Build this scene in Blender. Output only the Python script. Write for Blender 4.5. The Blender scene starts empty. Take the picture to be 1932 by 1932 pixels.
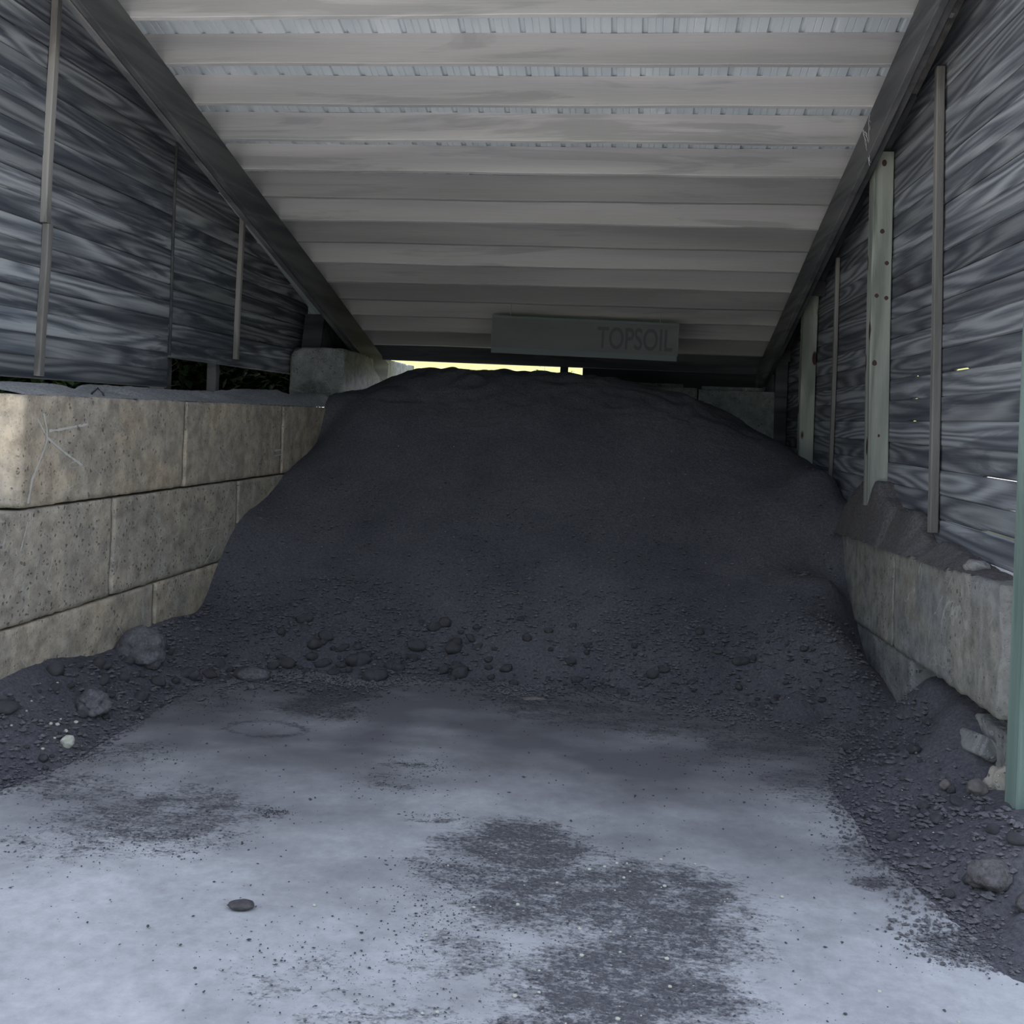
import bpy, bmesh, math, random
import numpy as np
from mathutils import Vector, Matrix, noise

C = bpy.context.scene.collection
S = bpy.context.scene

# ------------------------------------------------------------------ camera
cam_data = bpy.data.cameras.new('camera')
cam = bpy.data.objects.new('camera', cam_data)
C.objects.link(cam)
S.camera = cam
YAW = math.atan(0.108)
ROLL = 0.038
EYE = 1.81
right = Vector((math.cos(YAW), math.sin(YAW), 0))
fwd = Vector((-math.sin(YAW), math.cos(YAW), 0))
up = Vector((0, 0, 1))
cx = right * math.cos(ROLL) + up * math.sin(ROLL)
cy = -right * math.sin(ROLL) + up * math.cos(ROLL)
m = Matrix((cx, cy, -fwd)).transposed().to_4x4()
m.translation = Vector((0, 0, EYE))
cam.matrix_world = m
cam_data.sensor_width = 36
cam_data.lens = 36.0 * 1936 / 1932
cam_data.shift_y = -181 / 1932
cam_data.clip_end = 500

# ------------------------------------------------------------------ world, sun, exposure
world = bpy.data.worlds.new('sky')
S.world = world
world.use_nodes = True
wn = world.node_tree.nodes
wl = world.node_tree.links
wn.clear()
sky = wn.new('ShaderNodeTexSky')
sky.sky_type = 'NISHITA'
sky.sun_disc = False
sky.sun_elevation = math.radians(50)
sky.sun_rotation = math.radians(-35)
sky.air_density = 1.0
sky.dust_density = 2.0
sky.ozone_density = 1.0
bg = wn.new('ShaderNodeBackground')
bg.inputs['Strength'].default_value = 0.32
wo = wn.new('ShaderNodeOutputWorld')
haze = wn.new('ShaderNodeMix'); haze.data_type = 'RGBA'      # thin bright cloud veiling the blue
haze.inputs[0].default_value = 0.75
haze.inputs[7].default_value = (1.08, 1.12, 1.22, 1)
wl.new(sky.outputs[0], haze.inputs[6]); wl.new(haze.outputs[2], bg.inputs[0])
wl.new(bg.outputs[0], wo.inputs[0])

sun_data = bpy.data.lights.new('sun', 'SUN')
sun_data.energy = 5.5
sun_data.angle = math.radians(0.6)
sun_data.color = (1.0, 0.95, 0.87)
sun = bpy.data.objects.new('sun', sun_data)
C.objects.link(sun)
sun_dir = Vector((-0.42, 0.60, 0.95)).normalized()     # towards the sun: behind the shed, to the left
sun.rotation_euler = sun_dir.to_track_quat('Z', 'Y').to_euler()

S.view_settings.view_transform = 'Standard'
S.view_settings.look = 'None'
S.view_settings.gamma = 1
S.view_settings.use_curve_mapping = False
S.view_settings.exposure = 1.88

# ------------------------------------------------------------------ helpers
def sset(o, label=None, cat=None, group=None, kind=None):
    if label: o['label'] = label
    if cat: o['category'] = cat
    if group: o['group'] = group
    if kind: o['kind'] = kind
    return o

def link(name, me, mat=None, parent=None, loc=None):
    o = bpy.data.objects.new(name, me)
    C.objects.link(o)
    if mat is not None and me is not None:
        me.materials.clear()
        me.materials.append(mat)
    if parent is not None: o.parent = parent
    if loc is not None: o.location = loc
    return o

def mesh_from(verts, faces, name='mesh', smooth=False):
    me = bpy.data.meshes.new(name)
    me.from_pydata([tuple(v) for v in verts], [], [tuple(f) for f in faces])
    me.update()
    if smooth:
        me.polygons.foreach_set('use_smooth', [True] * len(me.polygons))
    return me

class MB:
    def __init__(self): self.v = []; self.f = []
    def box(self, x0, x1, y0, y1, z0, z1):
        b = len(self.v)
        self.v += [(x0,y0,z0),(x1,y0,z0),(x1,y1,z0),(x0,y1,z0),(x0,y0,z1),(x1,y0,z1),(x1,y1,z1),(x0,y1,z1)]
        self.f += [(b,b+3,b+2,b+1),(b+4,b+5,b+6,b+7),(b,b+1,b+5,b+4),(b+1,b+2,b+6,b+5),(b+2,b+3,b+7,b+6),(b+3,b,b+4,b+7)]
        return self
    def tube(self, pts, rads, n=6):
        b = len(self.v); pts = [Vector(p) for p in pts]
        for i, p in enumerate(pts):
            d = (pts[min(i+1, len(pts)-1)] - pts[max(i-1, 0)]).normalized()
            a = d.orthogonal().normalized(); c = d.cross(a)
            for k in range(n):
                t = 2*math.pi*k/n
                self.v.append(tuple(p + (a*math.cos(t)+c*math.sin(t))*rads[i]))
        for i in range(len(pts)-1):
            for k in range(n):
                self.f.append((b+i*n+k, b+i*n+(k+1)%n, b+(i+1)*n+(k+1)%n, b+(i+1)*n+k))
        self.f.append(tuple(b+k for k in range(n))[::-1])
        self.f.append(tuple(b+(len(pts)-1)*n+k for k in range(n)))
        return self
    def build(self, name, mat, parent=None, smooth=False, loc=None):
        return link(name, mesh_from(self.v, self.f, name, smooth), mat, parent, loc)

def beam_mesh(sections, name='beam'):
    """sections: list of loops (lists of points) of equal length, joined and capped"""
    v = []; f = []; n = len(sections[0])
    for s in sections: v += [tuple(p) for p in s]
    for i in range(len(sections)-1):
        for k in range(n):
            f.append((i*n+k, i*n+(k+1)%n, (i+1)*n+(k+1)%n, (i+1)*n+k))
    f.append(tuple(range(n))[::-1]); f.append(tuple((len(sections)-1)*n+k for k in range(n)))
    me = mesh_from(v, f, name)
    bm = bmesh.new(); bm.from_mesh(me); bmesh.ops.recalc_face_normals(bm, faces=bm.faces); bm.to_mesh(me); bm.free()
    return me

def nz(x, y, z, o=0.0):
    return noise.noise((x+o, y-o*0.7, z+o*1.3))

# ------------------------------------------------------------------ materials
class Mat:
    def __init__(self, name, rough=0.85, spec=0.2):
        self.m = bpy.data.materials.new(name); self.m.use_nodes = True
        self.t = self.m.node_tree; self.n = self.t.nodes; self.l = self.t.links
        self.b = self.n['Principled BSDF']
        self.b.inputs['Roughness'].default_value = rough
        self.b.inputs['Specular IOR Level'].default_value = spec
        self.tc = self.n.new('ShaderNodeTexCoord')
    def map(self, scale=(1,1,1), src='Object', loc=(0,0,0)):
        mp = self.n.new('ShaderNodeMapping'); mp.inputs['Scale'].default_value = scale; mp.inputs['Location'].default_value = loc
        self.l.new(src if not isinstance(src, str) else self.tc.outputs[src], mp.inputs[0]); return mp.outputs[0]
    def noise(self, vec, scale, detail=5, rough=0.55, dist=0.0):
        t = self.n.new('ShaderNodeTexNoise'); t.inputs['Scale'].default_value = scale; t.inputs['Detail'].default_value = detail
        t.inputs['Roughness'].default_value = rough; t.inputs['Distortion'].default_value = dist
        self.l.new(vec, t.inputs['Vector']); return t.outputs['Fac']
    def vor(self, vec, scale, feature='F1', out='Distance', rnd=1.0):
        t = self.n.new('ShaderNodeTexVoronoi'); t.feature = feature; t.inputs['Scale'].default_value = scale
        t.inputs['Randomness'].default_value = rnd
        self.l.new(vec, t.inputs['Vector']); return t.outputs[out]
    def ramp(self, fac, stops, interp='LINEAR'):
        r = self.n.new('ShaderNodeValToRGB'); r.color_ramp.interpolation = interp
        e = r.color_ramp.elements
        while len(e) < len(stops): e.new(0.5)
        for i, (p, c) in enumerate(stops):
            e[i].position = p
            e[i].color = (c, c, c, 1) if isinstance(c, (int, float)) else (*c, 1)
        self.l.new(fac, r.inputs[0]); return r.outputs[0]
    def mix(self, fac, a, b, mode='MIX'):
        x = self.n.new('ShaderNodeMix'); x.data_type = 'RGBA'; x.blend_type = mode
        for s, i in ((fac, 0), (a, 6), (b, 7)):
            if isinstance(s, (int, float)): x.inputs[i].default_value = s if i == 0 else (s, s, s, 1)
            elif isinstance(s, tuple): x.inputs[i].default_value = (*s, 1)
            else: self.l.new(s, x.inputs[i])
        return x.outputs[2]
    def math(self, op, a, b=None, c=None, clamp=False):
        x = self.n.new('ShaderNodeMath'); x.operation = op; x.use_clamp = clamp
        for i, s in enumerate((a, b, c)):
            if s is None: continue
            if isinstance(s, (int, float)): x.inputs[i].default_value = s
            else: self.l.new(s, x.inputs[i])
        return x.outputs[0]
    def attr(self, name, out='Fac'):
        a = self.n.new('ShaderNodeAttribute'); a.attribute_name = name; return a.outputs[out]
    def color(self, s):
        if isinstance(s, tuple): self.b.inputs['Base Color'].default_value = (*s, 1)
        else: self.l.new(s, self.b.inputs['Base Color'])
        return self
    def bump(self, h, strength=0.5, dist=0.01):
        b = self.n.new('ShaderNodeBump'); b.inputs['Strength'].default_value = strength; b.inputs['Distance'].default_value = dist
        self.l.new(h, b.inputs['Height'])
        prev = self.b.inputs['Normal']
        if prev.is_linked: self.l.new(prev.links[0].from_socket, b.inputs['Normal'])
        self.l.new(b.outputs[0], prev); return self

def wood(name, dark, light, stain=0.5, stain_col=(0.02,0.022,0.03), axis='Y', rings=9.0, knots=False, rough=0.8):
    """weathered plank; grain runs along axis, each plank shifted by attribute 'pid'"""
    M = Mat(name, rough)
    pid = M.attr('pid')
    oi = M.n.new('ShaderNodeObjectInfo')
    pid = M.math('ADD', pid, oi.outputs['Random'])
    comb = M.n.new('ShaderNodeCombineXYZ')
    for i, k in enumerate((13.7, 29.3, 7.1)):
        M.l.new(M.math('MULTIPLY', pid, k), comb.inputs[i])
    va = M.n.new('ShaderNodeVectorMath'); va.operation = 'ADD'
    M.l.new(M.tc.outputs['Object'], va.inputs[0]); M.l.new(comb.outputs[0], va.inputs[1])
    sc = {'Y': (5, .38, 5), 'X': (.3, 4, 4), 'Z': (5, 5, .4)}[axis]
    v = M.map(sc, va.outputs[0])
    n1 = M.noise(v, 1.0, 1.0, .35, .15)
    ring = M.math('SINE', M.math('MULTIPLY', n1, rings*6.28))
    ring = M.math('MULTIPLY_ADD', ring, 0.5, 0.5)
    fine = {'Y': (90, 2.5, 90), 'X': (2.5, 90, 90), 'Z': (80, 80, 2.5)}[axis]
    n2 = M.noise(M.map(fine, va.outputs[0]), 1.0, 4, .6)
    g = M.math('ADD', M.math('MULTIPLY', ring, .50), M.math('MULTIPLY', n2, .5))
    col = M.ramp(g, [(.2, dark), (.85, light)])
    tone = M.math('MULTIPLY_ADD', M.math('FRACT', M.math('MULTIPLY', pid, 3.37)), 0.75, 0.65)
    col = M.mix(1.0, col, tone, 'MULTIPLY')
    ss = {'Y': (2.2, .45, 7), 'X': (.5, 2, 5), 'Z': (3, 3, .6)}[axis]
    st = M.noise(M.map(ss, va.outputs[0]), 1.0, 5, .6, .8)
    sm = M.ramp(st, [(.56-.12*stain, 0.0), (.62-.08*stain, 1.0)])
    col = M.mix(M.math('MULTIPLY', sm, .35+.5*stain), col, stain_col)
    if knots:
        k = M.vor(M.map((7, 7, 2.6), va.outputs[0]), 1.0)
        kc = M.ramp(k, [(.15, 1.0), (.20, 0.0)])
        col = M.mix(kc, col, (.045, .022, .02))
    M.color(col)
    M.bump(g, .35, .003)
    return M.m

def concrete(name, base, warm, pits=0.5, streak=0.5, rough=0.9, dark=(.13,.13,.13)):
    M = Mat(name, rough)
    oi = M.n.new('ShaderNodeObjectInfo')
    comb = M.n.new('ShaderNodeCombineXYZ')
    for i, k in enumerate((31.0, 17.0, 43.0)):
        M.l.new(M.math('MULTIPLY', oi.outputs['Random'], k), comb.inputs[i])
    va = M.n.new('ShaderNodeVectorMath'); va.operation = 'ADD'
    M.l.new(M.tc.outputs['Object'], va.inputs[0]); M.l.new(comb.outputs[0], va.inputs[1])
    o = va.outputs[0]
    big = M.noise(o, 1.7, 4, .6, .6)
    col = M.mix(M.ramp(big, [(.38, 0.0), (.62, 1.0)]), base, warm)
    mid = M.noise(o, 9, 6, .65)
    col = M.mix(1.0, col, M.ramp(mid, [(.3, .58), (.7, 1.28)]), 'MULTIPLY')
    ver = M.noise(M.map((14, 14, .8), o), 1.0, 4, .6)
    col = M.mix(streak, col, M.ramp(ver, [(.3, .72), (.7, 1.15)]), 'MULTIPLY')
    # dark damp drifts and pale scrapes
    dk = M.noise(M.map((1.3, 1.1, 1.9), o), 1.4, 6, .65, 1.2)
    col = M.mix(M.math('MULTIPLY', M.ramp(dk, [(.58, 0.0), (.70, 1.0)]), .55), col, dark)
    sc = M.noise(M.map((1.5, 1.2, 1.2), o), .9, 3, .5, 2.5)
    line = M.ramp(M.math('ABSOLUTE', M.math('SUBTRACT', sc, .5)), [(.0, 1.0), (.010, 0.0)])
    gate = M.ramp(M.noise(o, 2.6, 2), [(.5, 0.0), (.6, 1.0)])
    col = M.mix(M.math('MULTIPLY', M.math('MULTIPLY', line, gate), .55), col, (.52, .5, .46))
    # pits and stones
    wob = M.n.new('ShaderNodeMixRGB'); wob.inputs[0].default_value = .035
    M.l.new(o, wob.inputs[1]); nzc = M.n.new('ShaderNodeTexNoise'); nzc.inputs['Scale'].default_value = 40; M.l.new(o, nzc.inputs['Vector']); M.l.new(nzc.outputs['Color'], wob.inputs[2])
    ow = wob.outputs[0]
    p = M.vor(ow, 36)
    pr = M.vor(ow, 36, out='Color')
    sep = M.n.new('ShaderNodeSeparateColor'); M.l.new(pr, sep.inputs[0])
    area = M.ramp(M.noise(o, 3.1, 3), [(.5-.2*pits, 0.0), (.62-.2*pits, 1.0)])
    pit = M.math('MULTIPLY', M.math('MULTIPLY', M.ramp(M.math('ADD', p, M.math('MULTIPLY', sep.outputs[1], .22)), [(.24, 1.0), (.36, 0.0)]), M.math('GREATER_THAN', sep.outputs[0], .66)), area)
    col = M.mix(M.math('MULTIPLY', pit, .55), col, (.07, .07, .07))
    p2 = M.vor(o, 60)
    s2 = M.vor(o, 60, out='Color'); sep2 = M.n.new('ShaderNodeSeparateColor'); M.l.new(s2, sep2.inputs[0])
    st = M.math('MULTIPLY', M.ramp(p2, [(.25, 1.0), (.38, 0.0)]), M.math('GREATER_THAN', sep2.outputs[1], .55))
    col = M.mix(M.math('MULTIPLY', M.math('MULTIPLY', st, area), .5), col, (.5, .48, .44))
    M.color(col)
    h = M.math('SUBTRACT', M.math('ADD', mid, M.math('MULTIPLY', st, .25)), M.math('MULTIPLY', pit, 1.2))
    M.bump(h, .85, .014)
    M.bump(M.noise(o, 70, 3), .35, .004)
    return M.m

def soil_mat(name, a, b, speck=0.9):
    M = Mat(name, .95, .1)
    o = M.tc.outputs['Object']
    n = M.noise(o, 1.3, 5, .6)
    col = M.mix(M.ramp(n, [(.35, 0.0), (.65, 1.0)]), a, b)
    f = M.noise(o, 55, 4, .7)
    col = M.mix(1.0, col, M.ramp(f, [(.25, .55), (.75, 1.5)]), 'MULTIPLY')
    v = M.vor(o, 85); vc = M.vor(o, 85, out='Color')
    s = M.n.new('ShaderNodeSeparateColor'); M.l.new(vc, s.inputs[0])
    chip = M.math('MULTIPLY', M.ramp(v, [(.18, 1.0), (.3, 0.0)]), M.math('GREATER_THAN', s.outputs[0], speck))
    gate = M.ramp(M.noise(o, 2.2, 3), [(.48, 0.0), (.6, 1.0)])
    col = M.mix(M.math('MULTIPLY', M.math('MULTIPLY', chip, gate), .7), col, (.16, .16, .16))
    M.color(col)
    M.bump(M.noise(o, 22, 6, .7), .8, .02)
    M.bump(f, .6, .006)
    return M.m

m_wood_left = wood('weathered_wood_left', (.115,.125,.145), (.36,.37,.38), .75, (.04,.046,.062), 'Y', 9)
m_wood_right = wood('weathered_wood_right', (.085,.09,.105), (.29,.30,.31), .45, (.05,.055,.072), 'Y', 10)
m_batten = wood('batten_wood', (.16,.15,.14), (.30,.28,.26), .15, (.08,.075,.07), 'Z', 3)
m_post = wood('post_wood', (.15,.16,.14), (.29,.30,.26), .2, (.09,.10,.085), 'Z', 5, knots=True)
m_treated = wood('green_treated_wood', (.12,.17,.145), (.20,.26,.23), .2, (.08,.12,.10), 'Z', 3)
m_rafter = wood('rafter_wood', (.10,.10,.105), (.19,.185,.185), .3, (.05,.05,.06), 'Y', 3)
m_purlin = wood('purlin_wood', (.33,.32,.322), (.455,.438,.435), .15, (.25,.245,.25), 'X', 2.0)
m_darkwood = wood('dark_beam_wood', (.05,.05,.055), (.10,.10,.105), .3, (.03,.03,.035), 'X', 3)
m_conc_left = concrete('concrete_left', (.39,.345,.285), (.48,.40,.30), .5, .4)
m_conc_rough = concrete('concrete_rough', (.36,.325,.275), (.43,.37,.29), 1.6, .2)
m_conc_right = concrete('concrete_right', (.26,.258,.25), (.31,.29,.245), .25, .5, dark=(.09,.095,.11))
m_conc_back = concrete('concrete_back', (.22,.225,.22), (.25,.25,.235), .8, .3)
m_soil = soil_mat('dark_soil', (.080,.079,.089), (.108,.104,.112), .80)
m_soil_dry = soil_mat('dry_soil', (.27,.265,.265), (.36,.35,.345), .85)
m_soil_ledge = soil_mat('ledge_soil', (.11,.10,.10), (.145,.132,.13), .85)
m_clod = soil_mat('clod_soil', (.115,.11,.118), (.155,.148,.152), .92)

M = Mat('metal_sheet', .45, .4)
M.color(M.ramp(M.noise(M.map((2, .4, 1)), 2.0, 4), [(.3, (.44,.49,.52)), (.7, (.58,.62,.65))]))
M.b.inputs['Metallic'].default_value = .0
m_metal = M.m

M = Mat('bare_stone', .85); M.color(M.ramp(M.noise(M.tc.outputs['Object'], 18, 5), [(.3, (.10,.09,.085)), (.7, (.2,.18,.165))])); m_stone = M.m
M = Mat('dark_stone', .7); M.color(M.ramp(M.noise(M.tc.outputs['Object'], 25, 5), [(.3, (.05,.045,.045)), (.7, (.10,.09,.09))])); m_darkstone = M.m
M = Mat('pale_stone', .8); M.color(M.ramp(M.noise(M.tc.outputs['Object'], 30, 5), [(.3, (.42,.40,.32)), (.7, (.6,.58,.5))])); m_pale = M.m
M = Mat('rusty_steel', .6); M.color((.05,.045,.045)); m_steel = M.m
M = Mat('sign_face', .7); M.color(M.ramp(M.noise(M.map((.6, 1, 2)), 2.5, 4), [(.3, (.115,.115,.112)), (.7, (.15,.148,.142))])); m_sign = M.m
M = Mat('sign_strip', .6); M.color((.13,.15,.148)); m_strip = M.m
M = Mat('sign_letters', .7); M.color((.085,.085,.09)); m_letters = M.m
M = Mat('wire', .5); M.color((.3,.3,.3)); m_wire = M.m
M = Mat('cobweb_thread', .8); M.color((.6,.6,.62)); m_web = M.m
M = Mat('grass_blades', .6); oi = M.n.new('ShaderNodeAttribute'); oi.attribute_name = 'pid'
M.color(M.ramp(oi.outputs['Fac'], [(.0, (.06,.10,.008)), (.5, (.12,.13,.02)), (1.0, (.15,.10,.045))])); m_grass = M.m
M = Mat('bank_litter', .9); M.color(M.ramp(M.noise(M.tc.outputs['Object'], 6, 6, .75), [(.30, (.09,.05,.025)), (.42, (.15,.115,.06)), (.5, (.115,.13,.018))])); m_bank = M.m
M = Mat('leaves', .6); M.color(M.ramp(M.noise(M.tc.outputs['Object'], 9, 3), [(.3, (.015,.03,.012)), (.7, (.035,.065,.02))])); m_leaf = M.m
M = Mat('fresh_leaves', .6); M.color((.10,.22,.05)); m_fresh = M.m
M = Mat('twig_bark', .8); M.color((.16,.13,.11)); m_twig = M.m
M = Mat('outside_ground', .95); M.color(M.ramp(M.noise(M.tc.outputs['Object'], 1.5, 6, .7), [(.3, (.56,.56,.555)), (.7, (.68,.68,.67))])); m_ground = M.m

M = Mat('added_yard_dark', .95); M.color((.10,.098,.095)); m_yard = M.m
M = Mat('knot_wood', .8); M.color((.075,.045,.04)); m_knot = M.m
M = Mat('scratch', .9); M.color((.52,.50,.46)); m_scratch = M.m

# concrete floor with a soil-dirt mask stored on the mesh
M = Mat('floor_concrete', .9, .15)
o = M.tc.outputs['Object']
g = M.mix(M.ramp(M.noise(o, .9, 5, .6, .5), [(.35, 0.0), (.65, 1.0)]), (.34,.338,.34), (.46,.458,.46))
g = M.mix(1.0, g, M.ramp(M.noise(o, 14, 6, .7), [(.25, .78), (.75, 1.16)]), 'MULTIPLY')
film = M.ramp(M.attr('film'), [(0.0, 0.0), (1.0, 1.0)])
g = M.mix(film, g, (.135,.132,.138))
dirt = M.attr('dirt')
nf = M.noise(M.map((1, 1.6, 1)), 30, 8, .75)
nm = M.noise(M.map((1, 1.8, 1)), 6, 6, .7)
val = M.math('ADD', dirt, M.math('ADD', M.math('MULTIPLY', M.math('SUBTRACT', nf, .5), 1.9), M.math('MULTIPLY', M.math('SUBTRACT', nm, .5), 1.5)))
val = M.math('ADD', val, M.math('MULTIPLY', M.math('SUBTRACT', M.noise(o, 75, 4, .7), .5), .9))
mask = M.ramp(val, [(.36, 0.0), (.78, 1.0)])
g = M.mix(M.math('MULTIPLY', mask, .93), g, M.ramp(M.noise(M.map((1, 1.4, 1)), 55, 5, .75), [(.32, (.035,.033,.036)), (.52, (.075,.072,.078)), (.70, (.19,.185,.195))]))
# scattered black crumbs and pale specks
v = M.vor(M.map((1, 1.7, 1)), 34); vc = M.vor(M.map((1, 1.7, 1)), 34, out='Color')
s = M.n.new('ShaderNodeSeparateColor'); M.l.new(vc, s.inputs[0])
cr = M.math('MULTIPLY', M.ramp(v, [(.16, 1.0), (.24, 0.0)]), M.math('GREATER_THAN', s.outputs[0], .93))
crg = M.ramp(M.noise(o, 1.8, 3), [(.5, 0.0), (.62, 1.0)])
g = M.mix(M.math('MULTIPLY', M.math('MULTIPLY', cr, crg), .8), g, (.05,.045,.045))
sp = M.math('MULTIPLY', M.ramp(v, [(.12, 1.0), (.18, 0.0)]), M.math('LESS_THAN', s.outputs[0], .035))
g = M.mix(M.math('MULTIPLY', sp, mask), g, (.5,.5,.48))
M.color(g)
M.bump(nf, .35, .006); M.bump(mask, .4, .006); M.bump(M.noise(o, 90, 3), .25, .003)
m_floor = M.m

# ------------------------------------------------------------------ roof geometry
RZ0, RS = 5.93, 0.27                      # underside of the purlins: z = RZ0 - RS*v
def roof_z(v): return RZ0 - RS * v

def set_pid(me, ids):
    a = me.attributes.new('pid', 'FLOAT', 'FACE'); a.data.foreach_set('value', ids)

def plank_wall(name, u, side, planks, mat, thick=0.036):
    """planks: (z_bottom, z_top, v0, v1, top_fn, leaks). side=+1 when the seen face looks towards +u"""
    V = []; F = []; ids = []
    rnd = random.Random(hash(name) % 1000 if False else (5 if side > 0 else 9))
    for pi, (zb, zt, v0, v1, top, leaks) in enumerate(planks):
        n = max(2, int((v1-v0)/0.04)); off = rnd.uniform(-.004, .004); w1 = rnd.uniform(-.004, .004)
        prev = None
        for i in range(n+1):
            v = v0 + (v1-v0)*i/n
            b = zb + (.0035 if not 1.5 < zb < 2.4 else -.0015)
            for (a, c, h) in leaks:
                if a <= v <= c: b = zb + h
            t = zt
            if top is not None: t = min(t, top(v))
            if t - b < .008:
                prev = None; continue
            uu = u + off + w1*math.sin(v*1.1+pi)
            fr = uu; bk = uu - side*thick; ch = min(.008, (t-b)*.3)
            loop = [(bk, v, b), (bk, v, t), (fr-side*ch, v, t), (fr, v, t-ch), (fr, v, b+ch), (fr-side*ch, v, b)]
            k = len(V); V += loop
            if prev is not None:
                for j in range(6):
                    F.append((prev+j, prev+(j+1)%6, k+(j+1)%6, k+j)); ids.append(pi*.137+1.3)
            else:
                F.append(tuple(k+j for j in range(6))); ids.append(pi*.137+1.3)
            last = k; prev = k
        if prev is not None:
            F.append(tuple(prev+j for j in range(6))[::-1]); ids.append(pi*.137+1.3)
    me = mesh_from(V, F, name)
    set_pid(me, ids)
    bm = bmesh.new(); bm.from_mesh(me); bmesh.ops.recalc_face_normals(bm, faces=bm.faces); bm.to_mesh(me); bm.free()
    return sset(link(name, me, mat), kind='structure')

def top_left(v): return roof_z(v) + .22
PITCH = .1400
planks = []
leaksL = {}
k = 0
z = 1.935
rl = random.Random(4)
while z < 4.9:
    leak = []
    zc = z
    if abs(zc-2.735) < .071: leak = [(10.0, 10.14, .012), (10.42, 10.52, .010)]
    if abs(zc-2.455) < .071: leak = [(10.12, 10.3, .012)]
    if abs(zc-3.02) < .071: leak = [(5.6, 5.8, .010), (7.12, 7.18, .010), (7.34, 7.42, .010)]
    if abs(zc-2.30) < .071: leak = [(6.4, 6.5, .006)]
    if abs(zc-3.99) < .071: leak = [(5.3, 5.62, .016), (5.8, 5.86, .010)]
    planks.append((z, z+PITCH, 3.9, 8.0, top_left, leak))
    z += PITCH
z = 1.935 + 2*PITCH - .03
while z < 4.2:
    leak = []
    if abs(z-2.735) < .071: leak = [(10.0, 10.14, .012), (10.42, 10.52, .010)]
    if abs(z-2.455) < .071: leak = [(10.12, 10.3, .012)]
    planks.append((z, z+PITCH, 8.012, 11.66, top_left, leak))
    z += PITCH
wall_left = plank_wall('wall_left', -3.70, +1, planks, m_wood_left)

def top_right(v): return roof_z(v) + .22
planks = []
z = 1.15; i = 0
while z < 4.9:
    leak = []
    if i == 1: leak = [(4.0, 5.55, .022), (5.55, 6.2, .008), (6.2, 6.9, .004)]
    if i == 2: leak = [(4.0, 5.2, .010), (6.3, 6.9, .005)]
    if i == 3: leak = [(4.0, 5.6, .006)]
    if i == 7: leak = [(5.87, 6.18, .012), (6.85, 6.98, .012)]
    if i == 6: leak = [(6.86, 6.99, .006)]
    if i == 5: leak = [(6.84, 7.0, .005)]
    v0 = 4.3
    planks.append((z, z+.145, v0, 12.75, top_right, leak))
    z += .145; i += 1
wall_right = plank_wall('wall_right', 1.87, -1, planks, m_wood_right)

def timber(name, pts, w, h, mat, parent=None, axis='v', pid=None):
    """squared timber from pts[0] to pts[-1]; slightly irregular; w across u, h the other way"""
    p0, p1 = Vector(pts[0]), Vector(pts[-1])
    n = max(3, int((p1-p0).length/.12)); secs = []
    d = (p1-p0).normalized()
    U = Vector((1, 0, 0)) if abs(d.x) < .9 else Vector((0, 1, 0))
    W = d.cross(U).normalized(); U = W.cross(d).normalized()
    r = random.Random(int(abs(p0.x*911+p0.y*77+p0.z*13)) + 3)
    ph = r.uniform(0, 6)
    for i in range(n+1):
        t = i/n; p = p0.lerp(p1, t)
        wob = .003*math.sin(t*5+ph)
        c = .006
        a, b = w/2, h/2
        loop = [(-a+c, -b), (a-c, -b), (a, -b+c), (a, b-c), (a-c, b), (-a+c, b), (-a, b-c), (-a, -b+c)]
        secs.append([p + U*(x+wob) + W*(y+wob*.6) for x, y in loop])
    me = beam_mesh(secs, name)
    return link(name, me, mat, parent)

# battens nailed to the two board walls
for (v, z0, z1) in [(6.13, 1.95, 2.915), (6.135, 2.92, 4.4), (9.42, 2.25, 3.62)]:
    timber('batten', [(-3.678, v, z0), (-3.678+.0, v+.03, z1)], .045, .06, m_batten, wall_left)
b = timber('batten', [(-3.688, 8.0, 2.2), (-3.688, 8.0, 3.9)], .02, .028, m_rafter, wall_left)
timber('batten', [(1.835, 6.26, 1.22), (1.835, 6.46, 4.02)], .05, .055, m_batten, wall_right)
timber('batten', [(1.845, 9.33, 1.36), (1.845, 9.36, 3.32)], .035, .05, m_batten, wall_right)
L = timber('ledger_strip', [(1.832, 5.6, roof_z(5.6)+.04), (1.832, 7.3, roof_z(7.3)+.03)], .04, .07, m_batten, wall_right)
L = timber('ledger_strip', [(1.818, 7.0, roof_z(7.0)-.02), (1.832, 12.2, roof_z(12.2)-.0)], .045, .06, m_rafter, wall_right)
L = timber('ledger_strip', [(1.825, 4.6, roof_z(4.6)+.06), (1.832, 5.62, roof_z(5.62)+.08)], .04, .06, m_batten, wall_right)

# ceiling: ribbed metal sheet on purlins and rafters
V = []; F = []
prof = []
u = -5.2  # sheet extended past the left wall to shade the shrubs outside
while u < 2.6:
    prof += [(u, 0), (u+.028, 0), (u+.036, .018), (u+.060, .018), (u+.068, 0), (u+.115, 0), (u+.118, .004), (u+.124, .004), (u+.127, 0), (u+.160, 0), (u+.163, .004), (u+.169, .004), (u+.172, 0)]
    u += .2
vs = [3.7 + i*.5 for i in range(20)]
vs[-1] = 13.4
n = len(prof)
for lay in (0, .004):
    for v in vs:
        for (a, h) in prof: V.append((a, v, RZ0 - RS*v + .240 + h + lay))
m_ = len(vs); N = n*m_
for j in range(m_-1):
    for i in range(n-1):
        a = j*n+i
        F.append((a, a+n, a+n+1, a+1)); F.append((N+a, N+a+1, N+a+n+1, N+a+n))
ceiling = sset(link('ceiling', mesh_from(V, F, 'ceiling'), m_metal), kind='structure')

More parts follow.
